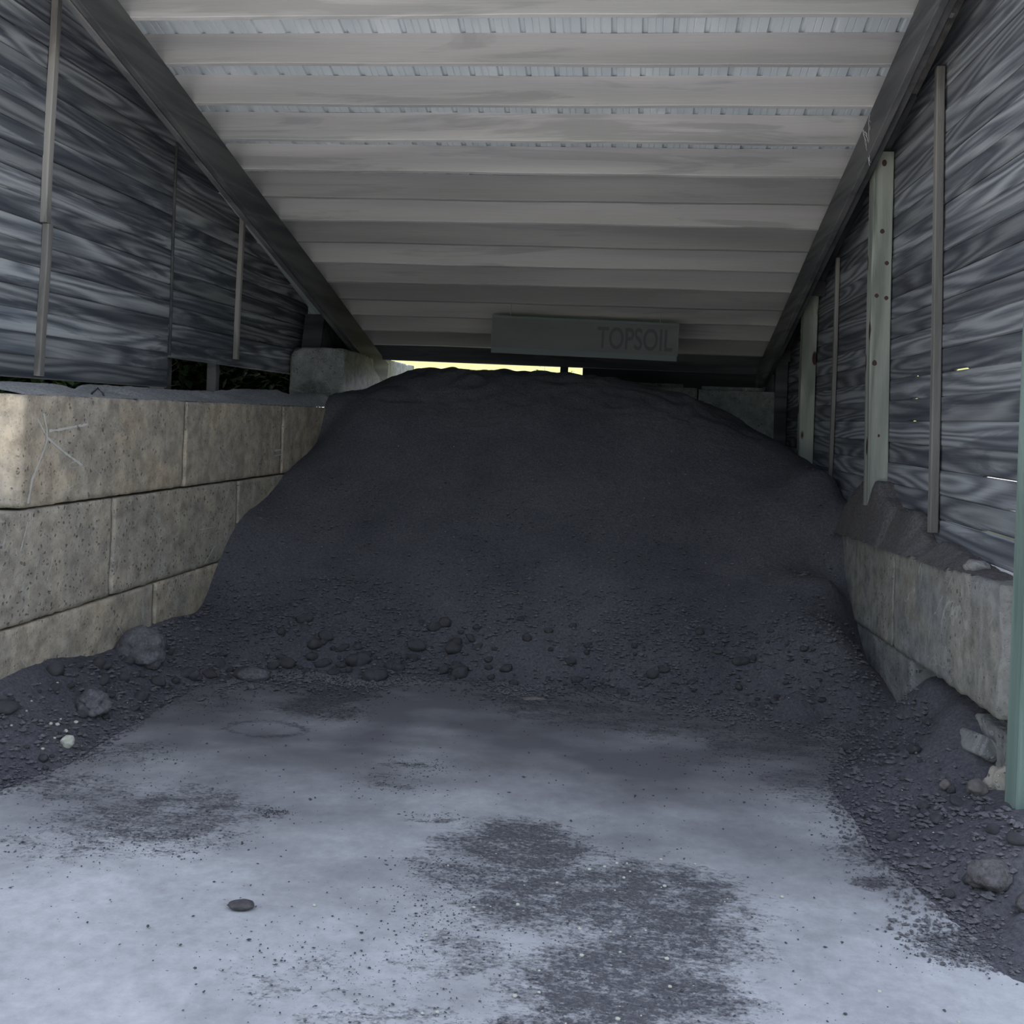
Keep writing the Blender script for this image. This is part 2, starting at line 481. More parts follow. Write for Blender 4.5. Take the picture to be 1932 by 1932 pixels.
PV = [4.35, 4.82, 5.28, 5.745, 6.208, 6.690, 7.160, 7.630, 8.095, 8.545, 8.965, 9.415, 9.878, 10.345, 10.82, 11.275, 11.733, 12.24]
ang = math.atan(RS)
nv = Vector((0, math.sin(ang), math.cos(ang)))    # roof normal
pd = Vector((0, math.cos(ang), -math.sin(ang)))   # down the slope
for i, v in enumerate(PV):
    r = random.Random(i*7+1)
    secs = []
    H = .232; T = .040
    for j in range(40):
        uL = -3.42 + .026*(v-5); u = uL + (1.83-uL)*j/39
        sag = .0035*math.sin(u*1.3+i*2.1) + .002*math.sin(u*4+i)
        base = Vector((u, v, roof_z(v) + sag))
        c = .004
        loop = [(0, c), (c, 0), (T-c, 0), (T, c), (T, H), (0, H)]
        secs.append([base + pd*a + nv*h for a, h in loop])
    link('purlin', beam_mesh(secs, 'purlin'), m_purlin, ceiling)

def rafter(u0, w, v0, v1, depth, mat=None, top=0.0):
    secs = []
    n = 30
    for i in range(n+1):
        v = v0 + (v1-v0)*i/n
        b = Vector((u0 + (.026*(v-5) if u0 < 0 else 0), v, roof_z(v) + top - .001))
        c = .006; wv = .003*math.sin(v*1.7+u0)
        loop = [(wv, 0), (w+wv, 0), (w+wv, -depth+c), (w-c+wv, -depth), (c+wv, -depth), (wv, -depth+c)]
        secs.append([b + Vector((x, 0, 0)) + nv*y for x, y in loop])
    return link('rafter', beam_mesh(secs, 'rafter'), mat or m_rafter, ceiling)
rafter(-3.29, .05, 3.75, 13.0, .28)
rafter(-3.345, .05, 3.75, 13.1, .285)
rafter(-3.78, .22, 11.3, 13.3, .42, m_darkwood, top=.0)  # dark outer beam, added to darken the bright metal strip there
rafter(1.60, .05, 3.75, 12.9, .275)
rafter(1.655, .05, 3.75, 13.0, .24)
# header across the back
timber('header_beam', [(-3.95, 12.74, 2.60), (2.15, 12.74, 2.56)], .09, .27, m_darkwood, ceiling)
for v in (8.0, 10.0, 11.9):        # blocking between the rafter and the right wall
    timber('blocking', [(1.71, v, roof_z(v)-.10), (1.86, v, roof_z(v)-.10)], .04, .14, m_darkwood, ceiling)

# back wall boards closing the right half of the back opening
planks = []
MBk = MB()
z = 1.2; V = []; 
i = 0
while z < 2.62:
    MBk.box(-.52, 2.10, 12.80+.004*(i%2), 12.835+.004*(i%2), z, z+.149); z += .145; i += 1
sset(MBk.build('wall_back', m_darkwood), kind='structure')

# ------------------------------------------------------------------ floor
def fbm(x, y, s, o=0, octv=4):
    t = 0; a = 1; f = s
    for _ in range(octv):
        t += a*noise.noise((x*f+o, y*f-o, o*.37)); a *= .5; f *= 2.03
    return t
patches = [  # u, v, ru, rv, strength of soil dirt trodden onto the slab
    (-.36, 4.32, .34, .28, .80), (.18, 3.86, .42, .40, .74), (.04, 3.30, .42, .38, .78), (.02, 2.85, .40, .3, .72), (-.18, 3.95, .36, .34, .72), (-.5, 4.0, .28, .22, .5), (-.55, 3.5, .25, .25, .42),
    (-1.95, 4.30, .42, .35, .58), (-2.2, 4.0, .35, .25, .35), (-1.75, 4.05, .25, .16, .42),
    (-.95, 5.2, .16, .07, .55), (-1.0, 4.9, .22, .15, .38), (-.2, 6.3, .75, .30, .55), (-.55, 6.5, .5, .18, .5), (-1.75, 6.25, .30, .38, .75), (-1.6, 6.0, .22, .18, .6),
    (.4, 6.1, .8, .22, .48), (.95, 6.0, .5, .35, .52), (-2.3, 6.6, .5, .14, .5), (1.1, 5.3, .35, .35, .4), (1.15, 4.6, .22, .2, .5), (1.25, 3.75, .22, .14, .7), (1.1, 4.25, .12, .08, .7),
    (.95, 3.1, .30, .12, .28), (-.55, 3.75, .22, .15, .32), (-.95, 3.25, .3, .2, .26), (-.6, 2.95, .35, .2, .32), (.6, 5.6, .5, .3, .22), (-.75, 4.55, .10, .05, .5), (-.62, 4.05, .16, .05, .5),
    (-1.48, 4.45, .06, .05, .5), (-2.55, 4.55, .4, .2, .5), (-2.5, 5.0, .3, .2, .45), (-2.4, 6.0, .25, .25, .35), (.75, 2.9, .25, .1, .3)]
fu0, fu1, fv0, fv1, st = -4.0, 2.5, 1.9, 8.2, .026
nu = int((fu1-fu0)/st)+1; nvv = int((fv1-fv0)/st)+1
V = []; dirt = []; film = []
for j in range(nvv):
    v = fv0 + j*st
    for i in range(nu):
        u = fu0 + i*st
        h = .006*noise.noise((u*.8, v*.8, 2)) + .002*noise.noise((u*6, v*6, 5))
        d = -.18
        wu = u + .14*fbm(u, v, 1.6, 3, 3); wv = v + .14*fbm(u, v, 1.6, 9, 3)
        for (a, b, ru, rv, s) in patches:
            q = ((wu-a)/ru)**2 + ((wv-b)/rv)**2
            if q < 2.5: d = max(d, -.18 + (s+.18)*max(0, 1-max(0, q-.35)/1.5))
        # ring mark
        q = math.hypot((u+1.93)/.215, (v-5.6)/.135)
        d = max(d, .62*max(0, 1-abs(q-1.0)/.38) if q < 1.4 else -1)
        # dark film of dust and tyre rubbing, heavier towards the pile, streaks
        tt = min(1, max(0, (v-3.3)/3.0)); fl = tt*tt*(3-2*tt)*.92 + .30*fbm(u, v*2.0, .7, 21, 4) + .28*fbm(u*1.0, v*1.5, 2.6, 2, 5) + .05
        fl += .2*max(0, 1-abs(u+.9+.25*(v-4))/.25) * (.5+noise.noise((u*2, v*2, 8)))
        # broken edge where a thin worn layer ends, near left
        e = 3.31 - .07*(u+2.0) + .02*fbm(u, v, 3, 5)
        if u < -1.25 and v < e: fl -= .22; h -= .006
        V.append((u, v, h)); dirt.append(d); film.append(min(1, max(0, fl)))
F = [(j*nu+i, j*nu+i+1, (j+1)*nu+i+1, (j+1)*nu+i) for j in range(nvv-1) for i in range(nu-1)]
me = mesh_from(V, F, 'floor', True)
a = me.attributes.new('dirt', 'FLOAT', 'POINT'); a.data.foreach_set('value', dirt)
a = me.attributes.new('film', 'FLOAT', 'POINT'); a.data.foreach_set('value', film)
floor = sset(link('floor', me, m_floor), kind='structure')

# ground outside in front and beside the shed
G = MB()
G.v = [(-60, -60, -.02), (60, -60, -.02), (60, 1.9, -.02), (-60, 1.9, -.02), (-60, 30, -.02), (-4.0, 1.9, -.02), (-4.0, 30, -.02), (2.5, 1.9, -.02), (60, 30, -.02), (2.5, 30, -.02)]
G.v += [(-60, -6.5, -.02), (60, -6.5, -.02)]
G.f = [(10, 11, 2, 3), (3, 5, 6, 4), (7, 2, 8, 9)]
sset(G.build('ground', m_ground), kind='structure')

G = MB(); G.v = [(-60, -60, -.02), (60, -60, -.02), (60, -6.5, -.02), (-60, -6.5, -.02)]; G.f = [(0, 1, 2, 3)]  # unseen dark yard, added to cut light bounced onto the rear roof
sset(G.build('added_dark_yard', m_yard), kind='structure')
# unseen hedge added across the yard, blocks low sky light from the roof
rt = random.Random(2); V = []; F = []
for i in range(60):
    x = -60 + 2*i; h = rt.uniform(9, 13); w = rt.uniform(1.6, 2.6)
    for (a, b_, c) in [(0, 0, h)]:
        k0 = len(V); n_ = 8
        for ring, (rr_, zz) in enumerate([(w*.8, 0), (w*1.1, h*.4), (w*.8, h*.8), (w*.2, h)]):
            for q in range(n_): V.append((x+rr_*math.cos(q*.785)*rt.uniform(.85, 1.15), -26+rr_*math.sin(q*.785), zz))
        for ring in range(3):
            for q in range(n_): F.append((k0+ring*n_+q, k0+ring*n_+(q+1)%n_, k0+(ring+1)*n_+(q+1)%n_, k0+(ring+1)*n_+q))
sset(link('light_block_hedge', mesh_from(V, F, 'light_block_hedge'), m_leaf), kind='structure')

# raised bank behind and to the left
V = []; nx = 90; ny = 70
def bank_z(u, v):
    z = 1.85 + .125*(max(v, 12.9)-12.9) + .05*fbm(u, v, .8, 4, 3)
    if v < 13: z = 1.72 + .05*fbm(u, v, .8, 4, 3)
    return z
def bank_patch(name, u0, u1, v0, v1, nx, ny):
    V = [(u0+(u1-u0)*i/nx, v0+(v1-v0)*j/ny, bank_z(u0+(u1-u0)*i/nx, v0+(v1-v0)*j/ny)) for j in range(ny+1) for i in range(nx+1)]
    F = [(j*(nx+1)+i, j*(nx+1)+i+1, (j+1)*(nx+1)+i+1, (j+1)*(nx+1)+i) for j in range(ny) for i in range(nx)]
    return sset(link(name, mesh_from(V, F, name, True), m_bank), kind='structure')
bank_patch('grass_bank', -16, 14, 13.0, 34, 120, 90)
bank_patch('grass_bank', -16, -3.95, 7.4, 13.0, 50, 30)

# ------------------------------------------------------------------ concrete blocks
def block_mesh(L, W, H, seed, rough=1.0, key=False, step=.028, chip=None, edge=.005):
    """L along v, W along u, H up; base at z=0, centred on u, starting at v=0"""
    nx, ny, nz_ = max(3, int(W/step)), max(3, int(L/step)), max(3, int(H/step))
    bm = bmesh.new(); idx = {}
    def vert(i, j, k):
        if (i, j, k) not in idx:
            idx[(i, j, k)] = bm.verts.new((-W/2+W*i/nx, L*j/ny, H*k/nz_))
        return idx[(i, j, k)]
    for i in range(nx):
        for j in range(ny):
            for k in (0, nz_):
                bm.faces.new((vert(i,j,k), vert(i+1,j,k), vert(i+1,j+1,k), vert(i,j+1,k)))
    for i in range(nx):
        for k in range(nz_):
            for j in (0, ny):
                bm.faces.new((vert(i,j,k), vert(i+1,j,k), vert(i+1,j,k+1), vert(i,j,k+1)))
    for j in range(ny):
        for k in range(nz_):
            for i in (0, nx):
                bm.faces.new((vert(i,j,k), vert(i,j+1,k), vert(i,j+1,k+1), vert(i,j,k+1)))
    for v in bm.verts:
        p = v.co.copy()
        r = (edge + .014*max(0, nz(p.x*6, p.y*6, p.z*6, seed)) + .012*nz(p.x*17, p.y*17, p.z*17, seed))*rough
        r = max(.005, r)
        q = Vector((min(max(p.x, -W/2+r), W/2-r), min(max(p.y, r), L-r), min(max(p.z, r), H-r)))
        d = p - q
        on = (abs(d.x) > 1e-6) + (abs(d.y) > 1e-6) + (abs(d.z) > 1e-6)
        if on >= 2 and d.length > r: p = q + d.normalized()*r
        nrm = (p - q).normalized() if (p-q).length > 1e-6 else Vector((0, 0, 0))
        disp = .0035*nz(p.x*5, p.y*5, p.z*5, seed+9) + .0018*rough*nz(p.x*25, p.y*25, p.z*25, seed+4)
        p += nrm*disp
        if chip: p = chip(p)
        v.co = p
    bmesh.ops.recalc_face_normals(bm, faces=bm.faces)
    me = bpy.data.meshes.new('block'); bm.to_mesh(me); bm.free()
    me.polygons.foreach_set('use_smooth', [True]*len(me.polygons))
    return me

skew = math.atan(.035)
def left_face(v): return -3.13 + (v-5)*.035
def left_block(v0, z0, L, mat, label, seed, rough=1.0, dz=0.0, chip=None):
    me = block_mesh(L-.008, .60, .603, seed, rough, chip=chip)
    o = link('concrete_block', me, mat, None, (left_face(v0)-.30+dz, v0, z0))
    o.rotation_euler.z = -skew
    return sset(o, label, 'concrete block', 'stacked concrete blocks of the left wall')
T1 = left_block(5.09, 1.224, 1.87, m_conc_left, 'tan concrete block with white scratches and steel loop, front end of the top left course', 1, 1.5)
T2 = left_block(6.97, 1.222, 1.87, m_conc_left, 'smooth grey concrete block in top left course, second from the opening', 2, 1.0)
T3 = left_block(8.86, 1.220, 1.87, m_conc_left, 'top left course block running under the soil, its end half buried by the pile', 3, .9)
T4 = left_block(10.75, 1.216, 1.87, m_conc_left, 'left wall block buried at the back below the raised block', 13, .9)
M1 = left_block(4.16, .610, 1.87, m_conc_rough, 'pitted rough concrete block in middle left course, cut by left picture edge', 4, 1.7)
M2 = left_block(6.045, .608, 1.87, m_conc_rough, 'rough speckled concrete block in middle left course, second from the opening', 5, 1.4)
M3 = left_block(7.93, .606, 1.87, m_conc_rough, 'middle left course block mostly hidden by the soil slope', 6, 1.2)
B1 = left_block(4.72, -.004, 1.87, m_conc_left, 'bottom left course block with a ragged soil line, below the pitted block', 7, 1.0)
B2 = left_block(6.61, -.004, 1.87, m_conc_left, 'bottom left course block almost swallowed by the toe of the pile', 8, 1.1)
SCR = [
    (T1, .010, [(5.257, 1.728), (5.292, 1.641), (5.296, 1.583), (5.27, 1.526), (5.209, 1.428), (5.175, 1.373), (5.146, 1.248)]),
    (T1, .009, [(5.295, 1.598), (5.462, 1.512), (5.654, 1.429)]),
    (T1, .009, [(5.312, 1.633), (5.402, 1.638), (5.693, 1.669)]),
    (T1, .008, [(5.202, 1.699), (5.295, 1.598)]),
    (T3, .008, [(9.075, 1.71), (9.038, 1.421), (8.978, 1.232)]),
    (M2, .006, [(7.712, 1.148), (7.646, 1.009), (7.564, 0.854)]),
    (M2, .006, [(7.508, 0.739), (7.335, 0.622)]),
    (T2, .005, [(7.487, 1.505), (7.642, 1.378), (7.795, 1.339)]),
    (M1, .006, [(5.397, 0.933), (5.346, 0.809)]),
    (M1, .007, [(5.152, 1.149), (5.097, 1.0)]),
    (B1, .005, [(6.109, 0.427), (6.199, 0.325), (6.197, 0.276)]),
    (T2, .012, [(8.66, 1.431), (8.82, 1.435)]),
    (T2, .008, [(8.666, 1.385), (8.82, 1.392)]),
    (M2, .005, [(7.223, 0.89), (7.448, 0.886)]),
]
for k, (blk, wd, line) in enumerate(SCR):
    rs = random.Random(k); V = []; F = []; pts = []
    for (a, b) in zip(line, line[1:]):
        n_ = max(2, int(math.hypot(b[0]-a[0], b[1]-a[1])/.02))
        pts += [(a[0]+(b[0]-a[0])*i/n_, a[1]+(b[1]-a[1])*i/n_) for i in range(n_)]
    pts.append(line[-1])
    for i, (v, z) in enumerate(pts):
        a, b = pts[max(0, i-1)], pts[min(len(pts)-1, i+1)]
        d = math.hypot(b[0]-a[0], b[1]-a[1]) or 1; nv_, nz_2 = -(b[1]-a[1])/d, (b[0]-a[0])/d
        w = wd*rs.uniform(.35, 1.0)
        uu = left_face(v)+.0022
        V += [(uu, v-nv_*w, z-nz_2*w), (uu, v+nv_*w, z+nz_2*w)]
        if i: F.append((2*i-2, 2*i, 2*i+1, 2*i-1))
    me = mesh_from(V, F, 'scratch_mark')
    me.transform((Matrix.Translation(blk.location) @ Matrix.Rotation(-skew, 4, 'Z')).inverted())
    link('scratch_mark', me, m_scratch, blk)
# lifting loop on the first block
lp = MB().tube([(-.04, 0, 0), (-.035, 0, .03), (0, 0, .062), (.035, 0, .03), (.042, 0, 0)], [.007]*5, 8)
lp = lp.build('lifting_loop', m_steel, T1, True, (.12, 1.02, .60)); lp['label'] = 'bent steel lifting loop'
lp.rotation_euler.z = .15

# raised block sitting on the left wall, seam down its end
def raised_chip(p):
    if p.y < .12 and p.z > .5 and p.x < -.16: p = Vector((p.x, p.y, p.z - .05*min(1, (-.16-p.x)*6)))
    g = math.exp(-((p.x+.035)/.008)**2)
    if p.y < .02: p = Vector((p.x, p.y+.012*g, p.z))
    return p
me = block_mesh(1.85, .62, .60, 21, 1.5, chip=raised_chip, step=.02, edge=.03)
o = link('concrete_block', me, m_conc_back, None, (-3.375, 11.0, 1.885)); o.rotation_euler = (0, .0, -.01)
sset(o, 'lone grey concrete block set on top of the left wall at the back corner', 'concrete block')
me = block_mesh(1.85, .62, .60, 23, 1.5)
o = link('concrete_block', me, m_conc_back, None, (-3.36, 12.88, 1.885))
sset(o, 'concrete block behind the lone raised block, hidden past the soil crest', 'concrete block')

# right wall blocks
def right_block(v0, z0, L, mat, label, seed, u=1.72, rough=1.0, tilt=0.0, H=.60, W=.60, chip=None):
    me = block_mesh(L, W, H, seed, rough, chip=chip)
    o = link('concrete_block', me, mat, None, (u+W/2, v0, z0)); o.rotation_euler.x = tilt
    return sset(o, label, 'concrete block', 'concrete blocks of the right wall')
t = -.040
def near_chip(p):
    if p.y < .10:
        p = Vector((p.x + .02*max(0, nz(p.x*8, p.y*3, p.z*9, 3)), p.y, p.z))
    if p.z < .12 and p.y < .9: p = Vector((p.x, p.y, p.z + .035*max(0, nz(p.y*5, p.x*3, 1.1, 8))))
    return p
right_block(4.80, .535, 1.81, m_conc_right, 'pale stained concrete block with bright chipped end beside the green post', 31, rough=1.8, tilt=t, chip=near_chip)
right_block(6.625, .462, 1.83, m_conc_right, 'darker flat-faced block behind the pale one, its far end under the soil', 32, rough=.9, tilt=t)
right_block(8.47, .39, 1.83, m_conc_right, 'right wall block buried under the side of the soil pile', 33, rough=.9, tilt=t)
right_block(10.31, .32, 1.83, m_conc_right, 'right wall block buried deepest, at the back corner', 36, rough=.9, tilt=t)
right_block(6.21, -.125, 1.83, m_conc_back, 'smooth dark concrete block wedge under the right wall, showing above the soil', 34, u=1.735, rough=.8, tilt=t)
def frag_chip(p):
    z = p.z
    if p.y > .3: z = min(z, .62-.5*(p.y-.3)) if z > .3 else z
    return Vector((p.x + .015*nz(p.x*7, p.y*7, p.z*7, 2), p.y + .03*nz(p.x*3, p.y*3, p.z*5, 6), z))
right_block(4.86, -.12, .60, m_conc_back, 'broken stub of concrete under the pale block near the green post', 35, u=1.80, rough=1.2, H=.55, W=.5, chip=frag_chip)
# broken slab leaning against the stub
me = block_mesh(.50, .09, .10, 41, 1.2, step=.015)
o = link('slab_fragment', me, m_conc_back, None, (1.755, 5.02, .285)); o.rotation_euler = (-.16, .5, .04)
sset(o, 'thin broken slab sliver leaning on the stub below the right wall', 'rubble')
def lump(seed, r, flat=.75, sub=3, amp=.22):
    bm = bmesh.new(); bmesh.ops.create_icosphere(bm, subdivisions=sub, radius=1)
    for v in bm.verts:
        d = v.co.normalized()
        k = 1 + amp*nz(d.x*1.3, d.y*1.3, d.z*1.3, seed) + amp*.45*nz(d.x*3.1, d.y*3.1, d.z*3.1, seed+3) + .06*nz(d.x*8, d.y*8, d.z*8, seed)
        v.co = Vector((d.x*k, d.y*k*.85, d.z*k*flat))*r
        v.co.z += r*flat*.8
    me = bpy.data.meshes.new('lump'); bm.to_mesh(me); bm.free()
    me.polygons.foreach_set('use_smooth', [True]*len(me.polygons))
    return me
me = lump(77, .10, 1.3, 4, .5)
o = link('rubble_stone', me, m_conc_rough, None, (1.795, 4.90, .06))
sset(o, 'white speckled rubble lump at the foot of the green post', 'rubble')

# back wall blocks
for (u0, L, z1, sd, lab) in [(.86, .90, 2.20, 51, 'grey block of the back wall right of the pile, with raised top'),
                             (-.02, .865, 2.215, 52, 'back wall block whose top edge just shows above the pile')]:
    me = block_mesh(L, .60, .60, sd, .9)
    o = link('concrete_block', me, m_conc_back, None, (u0, 12.32, z1-.60)); o.rotation_euler.z = -math.pi/2
    sset(o, lab, 'concrete block', 'concrete blocks of the back wall')
    k = block_mesh(L*.78, .24, .05, sd+5, 1.0)
    ko = link('interlocking_key', k, m_conc_back, o, (0, L*.05, .598))
for (u0, z1) in [(-.90, 1.60), (.0, 1.60), (.88, 1.60)]:
    me = block_mesh(.87, .60, .60, 60, .9)
    o = link('concrete_block', me, m_conc_back, None, (u0, 12.32, z1-.605)); o.rotation_euler.z = -math.pi/2
    sset(o, 'lower back wall block behind the soil pile', 'concrete block', 'buried blocks of the back wall')

# ------------------------------------------------------------------ posts
def post(u, v, z0, z1, w, mat, label, lean=(0, 0)):
    o = timber('timber_post', [(0, 0, 0), (lean[0], lean[1], z1-z0)], w, w, mat)
    o.location = (u, v, z0)
    return sset(o, label, 'post')
kp = post(1.80, 7.50, 1.02, 3.80, .138, m_post, 'knotty squared timber post standing on the right blocks, midway along the wall', (-.01, .15))
for (x, z) in [(.0, 2.70), (-.005, 2.20), (.03, 1.97), (-.035, 1.735), (.032, 1.72), (-.04, 1.26), (.0, .75), (.01, .35)]:
    K = MB(); ry = .021 if z > 1 else .010; K.v = [(0, -.0012, 0)]
    for q in range(14): K.v.append((ry*.8*math.cos(q*.449), .0, ry*1.15*math.sin(q*.449)))
    K.f = [(0, 1+(q+1) % 14, 1+q) for q in range(14)]
    K.build('knot', m_knot, kp, False, (x-.01*z/2.78, -.0705+.15*z/2.78, z))
post(1.79, 10.35, 1.30, 3.12, .138, m_post, 'second timber post on the right, further back behind the knotty one', (.0, -.0))
post(1.79, 12.05, 1.4, 2.66, .138, m_darkwood, 'dark post in the back right corner beside the back blocks')
post(1.785, 4.63, .0, 4.75, .138, m_treated, 'green treated timber post at the right edge of the opening', (.02, .02))
post(-.745, 12.74, 1.7, 2.46, .095, m_darkwood, 'short dark post in the middle of the back opening')
post(-3.82, 8.14, 1.72, 3.7, .13, m_darkwood, 'dark post behind the left boards, at the near end of the gap')
post(-3.85, 9.3, 1.72, 3.4, .09, m_darkwood, 'slim dark post behind the left boards, middle of the gap')
post(-3.45, 4.9, 1.84, 4.62, .14, m_treated, 'front left timber post on the block wall, outside the picture') if False else None

# ------------------------------------------------------------------ sign
sg = bpy.data.objects.new('hanging_sign', None); C.objects.link(sg); sg.location = (-.445, 11.0, 2.695)
sset(sg, 'long faded grey board sign reading TOPSOIL hung under the roof at the back', 'sign')
sg.rotation_euler = (.0, .018, .0)
mb = MB().box(-.99, .99, -.012, .012, -.165, .175); fo = mb.build('sign_board', m_sign, sg)
mb = MB().box(-.99, .99, -.03, .016, -.225, -.166); mb.build('bottom_rail', m_strip, sg)
mb = MB().box(-.99, .99, -.02, -.012, .155, .178); mb.build('top_trim', m_strip, sg)
mb = MB().box(-1.0, -.985, -.02, .012, -.165, .178); mb.build('end_trim', m_strip, sg)
mb = MB().box(.985, 1.0, -.02, .012, -.165, .178); mb.build('end_trim', m_strip, sg)
for x in (-.8, .8):
    MB().tube([(x, .0, .17), (x, 0, .33)], [.004, .004], 6).build('hanger_wire', m_wire, sg)
cu = bpy.data.curves.new('text', 'FONT'); cu.body = 'TOPSOIL'; cu.size = .30; cu.extrude = .0015; cu.space_character = 1.0; cu.offset = .004
to = bpy.data.objects.new('text', cu); C.objects.link(to)
bpy.context.view_layer.update()
dg = bpy.context.evaluated_depsgraph_get()
me = bpy.data.meshes.new_from_object(to.evaluated_get(dg))
bpy.data.objects.remove(to)
xs = [v.co.x for v in me.vertices]; ys = [v.co.y for v in me.vertices]
w = max(xs)-min(xs); h = max(ys)-min(ys)
for v in me.vertices:
    v.co = ((v.co.x-min(xs))/w*.80, -v.co.z-.0135, (v.co.y-min(ys))/h*.235)
bmx = bmesh.new(); bmx.from_mesh(me); bmesh.ops.recalc_face_normals(bmx, faces=bmx.faces); bmx.to_mesh(me); bmx.free()
lt = link('lettering', me, m_letters, sg, (.14, 0, -.125)); lt['label'] = 'faded dark capital letters TOPSOIL'

# ------------------------------------------------------------------ soil
PTS = [
(-2.96,10.01,1.819),(-3.46,10.01,1.819),(-2.96,9.8,1.504),(-3.46,9.8,1.504),(-2.98,9.23,1.293),(-3.48,9.23,1.293),
(-2.99,8.9,1.188),(-3.49,8.9,1.188),(-3.01,8.48,1.029),(-3.51,8.48,1.029),(-3.02,7.99,0.916),(-3.52,7.99,0.916),
(-3.03,7.75,0.752),(-3.53,7.75,0.752),(-3.04,7.57,0.569),(-3.54,7.57,0.569),(-3.04,7.44,0.427),(-3.54,7.44,0.427),
(-3.05,7.36,0.322),(-3.55,7.36,0.322),(-3.06,6.9,0.292),(-3.56,6.9,0.292),(-3.08,6.42,0.298),(-3.58,6.42,0.298),
(-3.09,6.09,0.266),(-3.59,6.09,0.266),(-3.1,5.7,0.298),(-3.6,5.7,0.298),(-3.12,5.43,0.35),(-3.62,5.43,0.35),
(-3.12,5.22,0.352),(-3.62,5.22,0.352),(-3.13,4.97,0.348),(-3.63,4.97,0.348),(-2.79,4.45,0.0),(-2.74,4.64,0.0),
(-2.67,4.85,0.0),(-2.68,5.23,0.0),(-2.65,5.79,0.0),(-2.63,6.28,0.0),(-2.51,6.51,0.0),(-2.34,6.74,0.0),
(-2.0,6.83,0.0),(-1.59,6.67,0.0),(-1.28,6.9,0.0),(-0.92,6.92,0.0),(-0.55,6.87,0.0),(-0.2,6.9,0.0),
(0.15,6.7,0.0),(0.49,6.62,0.0),(0.82,6.66,0.0),(1.15,6.66,0.0),(1.33,6.42,0.0),(1.29,5.91,0.0),
(1.11,5.22,0.0),(1.15,4.59,0.0),(1.2,4.34,0.0),(1.24,4.16,0.0),(1.19,3.86,0.0),(1.21,3.75,0.0),
(1.32,3.83,0.0),(1.45,3.95,0.0),(1.55,3.99,0.0),(-2.6,4.1,-0.12),(-2.2,5.0,-0.12),(-1.6,6.0,-0.12),
(-1,4,-0.12),(0,3,-0.12),(-1,5,-0.12),(0,5,-0.12),(0,6,-0.12),(0.8,5.2,-0.12),
(0.6,4,-0.12),(0.9,3.3,-0.12),(-0.6,6.3,-0.12),(0.7,6,-0.12),(-2.9,3.4,-0.12),(1.3,2.9,-0.12),
(-2,3,-0.12),(1.72,8.29,0.993),(1.72,8.07,0.753),(1.72,7.89,0.581),(1.72,7.63,0.395),(1.72,7.17,0.2),
(1.72,6.74,0.168),(1.72,6.23,0.162),(1.74,5.98,0.412),(1.74,5.79,0.418),(1.74,5.55,0.395),(1.74,5.34,0.349),
(1.74,5.14,0.281),(1.74,4.97,0.188),(1.74,4.78,0.206),(1.74,4.69,0.206),(-3.06,10.9,1.95),(-3.06,11.5,2.02),(-3.06,12.2,2.10),(-2.75,10.7,2.04),(-2.56,10.9,2.19),(-2.34,10.8,2.27),
(-1.91,10.5,2.293),(-1.5,10.4,2.257),(-1.14,10.4,2.253),(-0.74,10.4,2.218),(-0.42,10.4,2.25),(-0.1,10.5,2.265),
(0.26,10.6,2.205),(0.66,10.6,2.122),(0.92,10.5,2.011),(1.17,10.3,1.87),(1.4,10.1,1.715),(1.61,9.8,1.56),
(1.78,9.4,1.419),(1.91,8.9,1.137),(-2.62,11.8,2.199),(-1.7,11.8,2.167),(-0.47,11.8,2.141),(0.29,11.8,2.051),
(0.86,11.9,1.984),(1.35,11.9,1.759),(1.74,11.9,1.564),(1.8,10.86,1.5),(1.8,10.04,1.463),(1.8,8.92,1.399),
(1.8,8.21,1.335),(-2.73,9.7,1.669),(-2.58,8.6,0.949),(-2.56,7.75,0.528),(-2.6,7.2,0.299),(-2.69,6.85,0.14),
(-1.94,9.9,1.907),(-1.74,9.0,1.238),(-1.54,8.1,0.659),(-1.39,7.4,0.255),(-1.4,7.1,0.109),(-1.08,9.95,1.939),
(-0.96,9.05,1.27),(-0.84,8.15,0.689),(-0.74,7.35,0.304),(-0.7,7.1,0.134),(-0.13,9.95,1.922),(-0.1,9.05,1.308),
(-0.06,8.1,0.737),(-0.04,7.35,0.346),(-0.03,7.0,0.164),(0.76,9.5,1.563),(0.72,8.8,1.133),(0.67,8.0,0.666),
(0.62,7.2,0.342),(0.6,6.85,0.169),(1.37,9.1,1.37),(1.4,8.4,0.986),(1.28,7.6,0.605),(1.19,6.95,0.323),
(1.14,6.6,0.166),(1.56,7.7,0.681),(1.51,7.05,0.427),(1.46,6.6,0.22),(1.49,5.9,0.135),(1.32,5.3,0.119),
(1.54,5.2,0.169),(1.68,5.6,0.267),(1.35,4.75,0.07),(1.56,4.5,0.184),(1.38,4.25,0.056),(1.49,4.1,0.071),
(1.62,4.2,0.202),(1.38,3.95,0.013),(1.53,3.95,0.104),
(-2.95,5.2,.2),(-2.95,6.0,.2),(-2.75,6.3,.1),(2.3,4.2,.25),(2.3,4.8,.3),(2.3,5.5,.40),(2.3,6.0,.40),(2.4,3.6,.12),(2.1,3.6,.10),(1.9,3.95,.12)]
P = np.array(PTS); X = P[:, :2]; Z = P[:, 2].copy()
Z[(P[:, 1] > 10.25) & (P[:, 0] > -2.8) & (P[:, 0] < 1.3)] -= .05
def phi(r2): return .5*r2*np.log(r2+1e-12)
D2 = ((X[:, None, :]-X[None])**2).sum(-1); K = phi(D2) + np.eye(len(X))*.004
A = np.hstack([np.ones((len(X), 1)), X]); n = len(X)
Mx = np.zeros((n+3, n+3)); Mx[:n, :n] = K; Mx[:n, n:] = A; Mx[n:, :n] = A.T
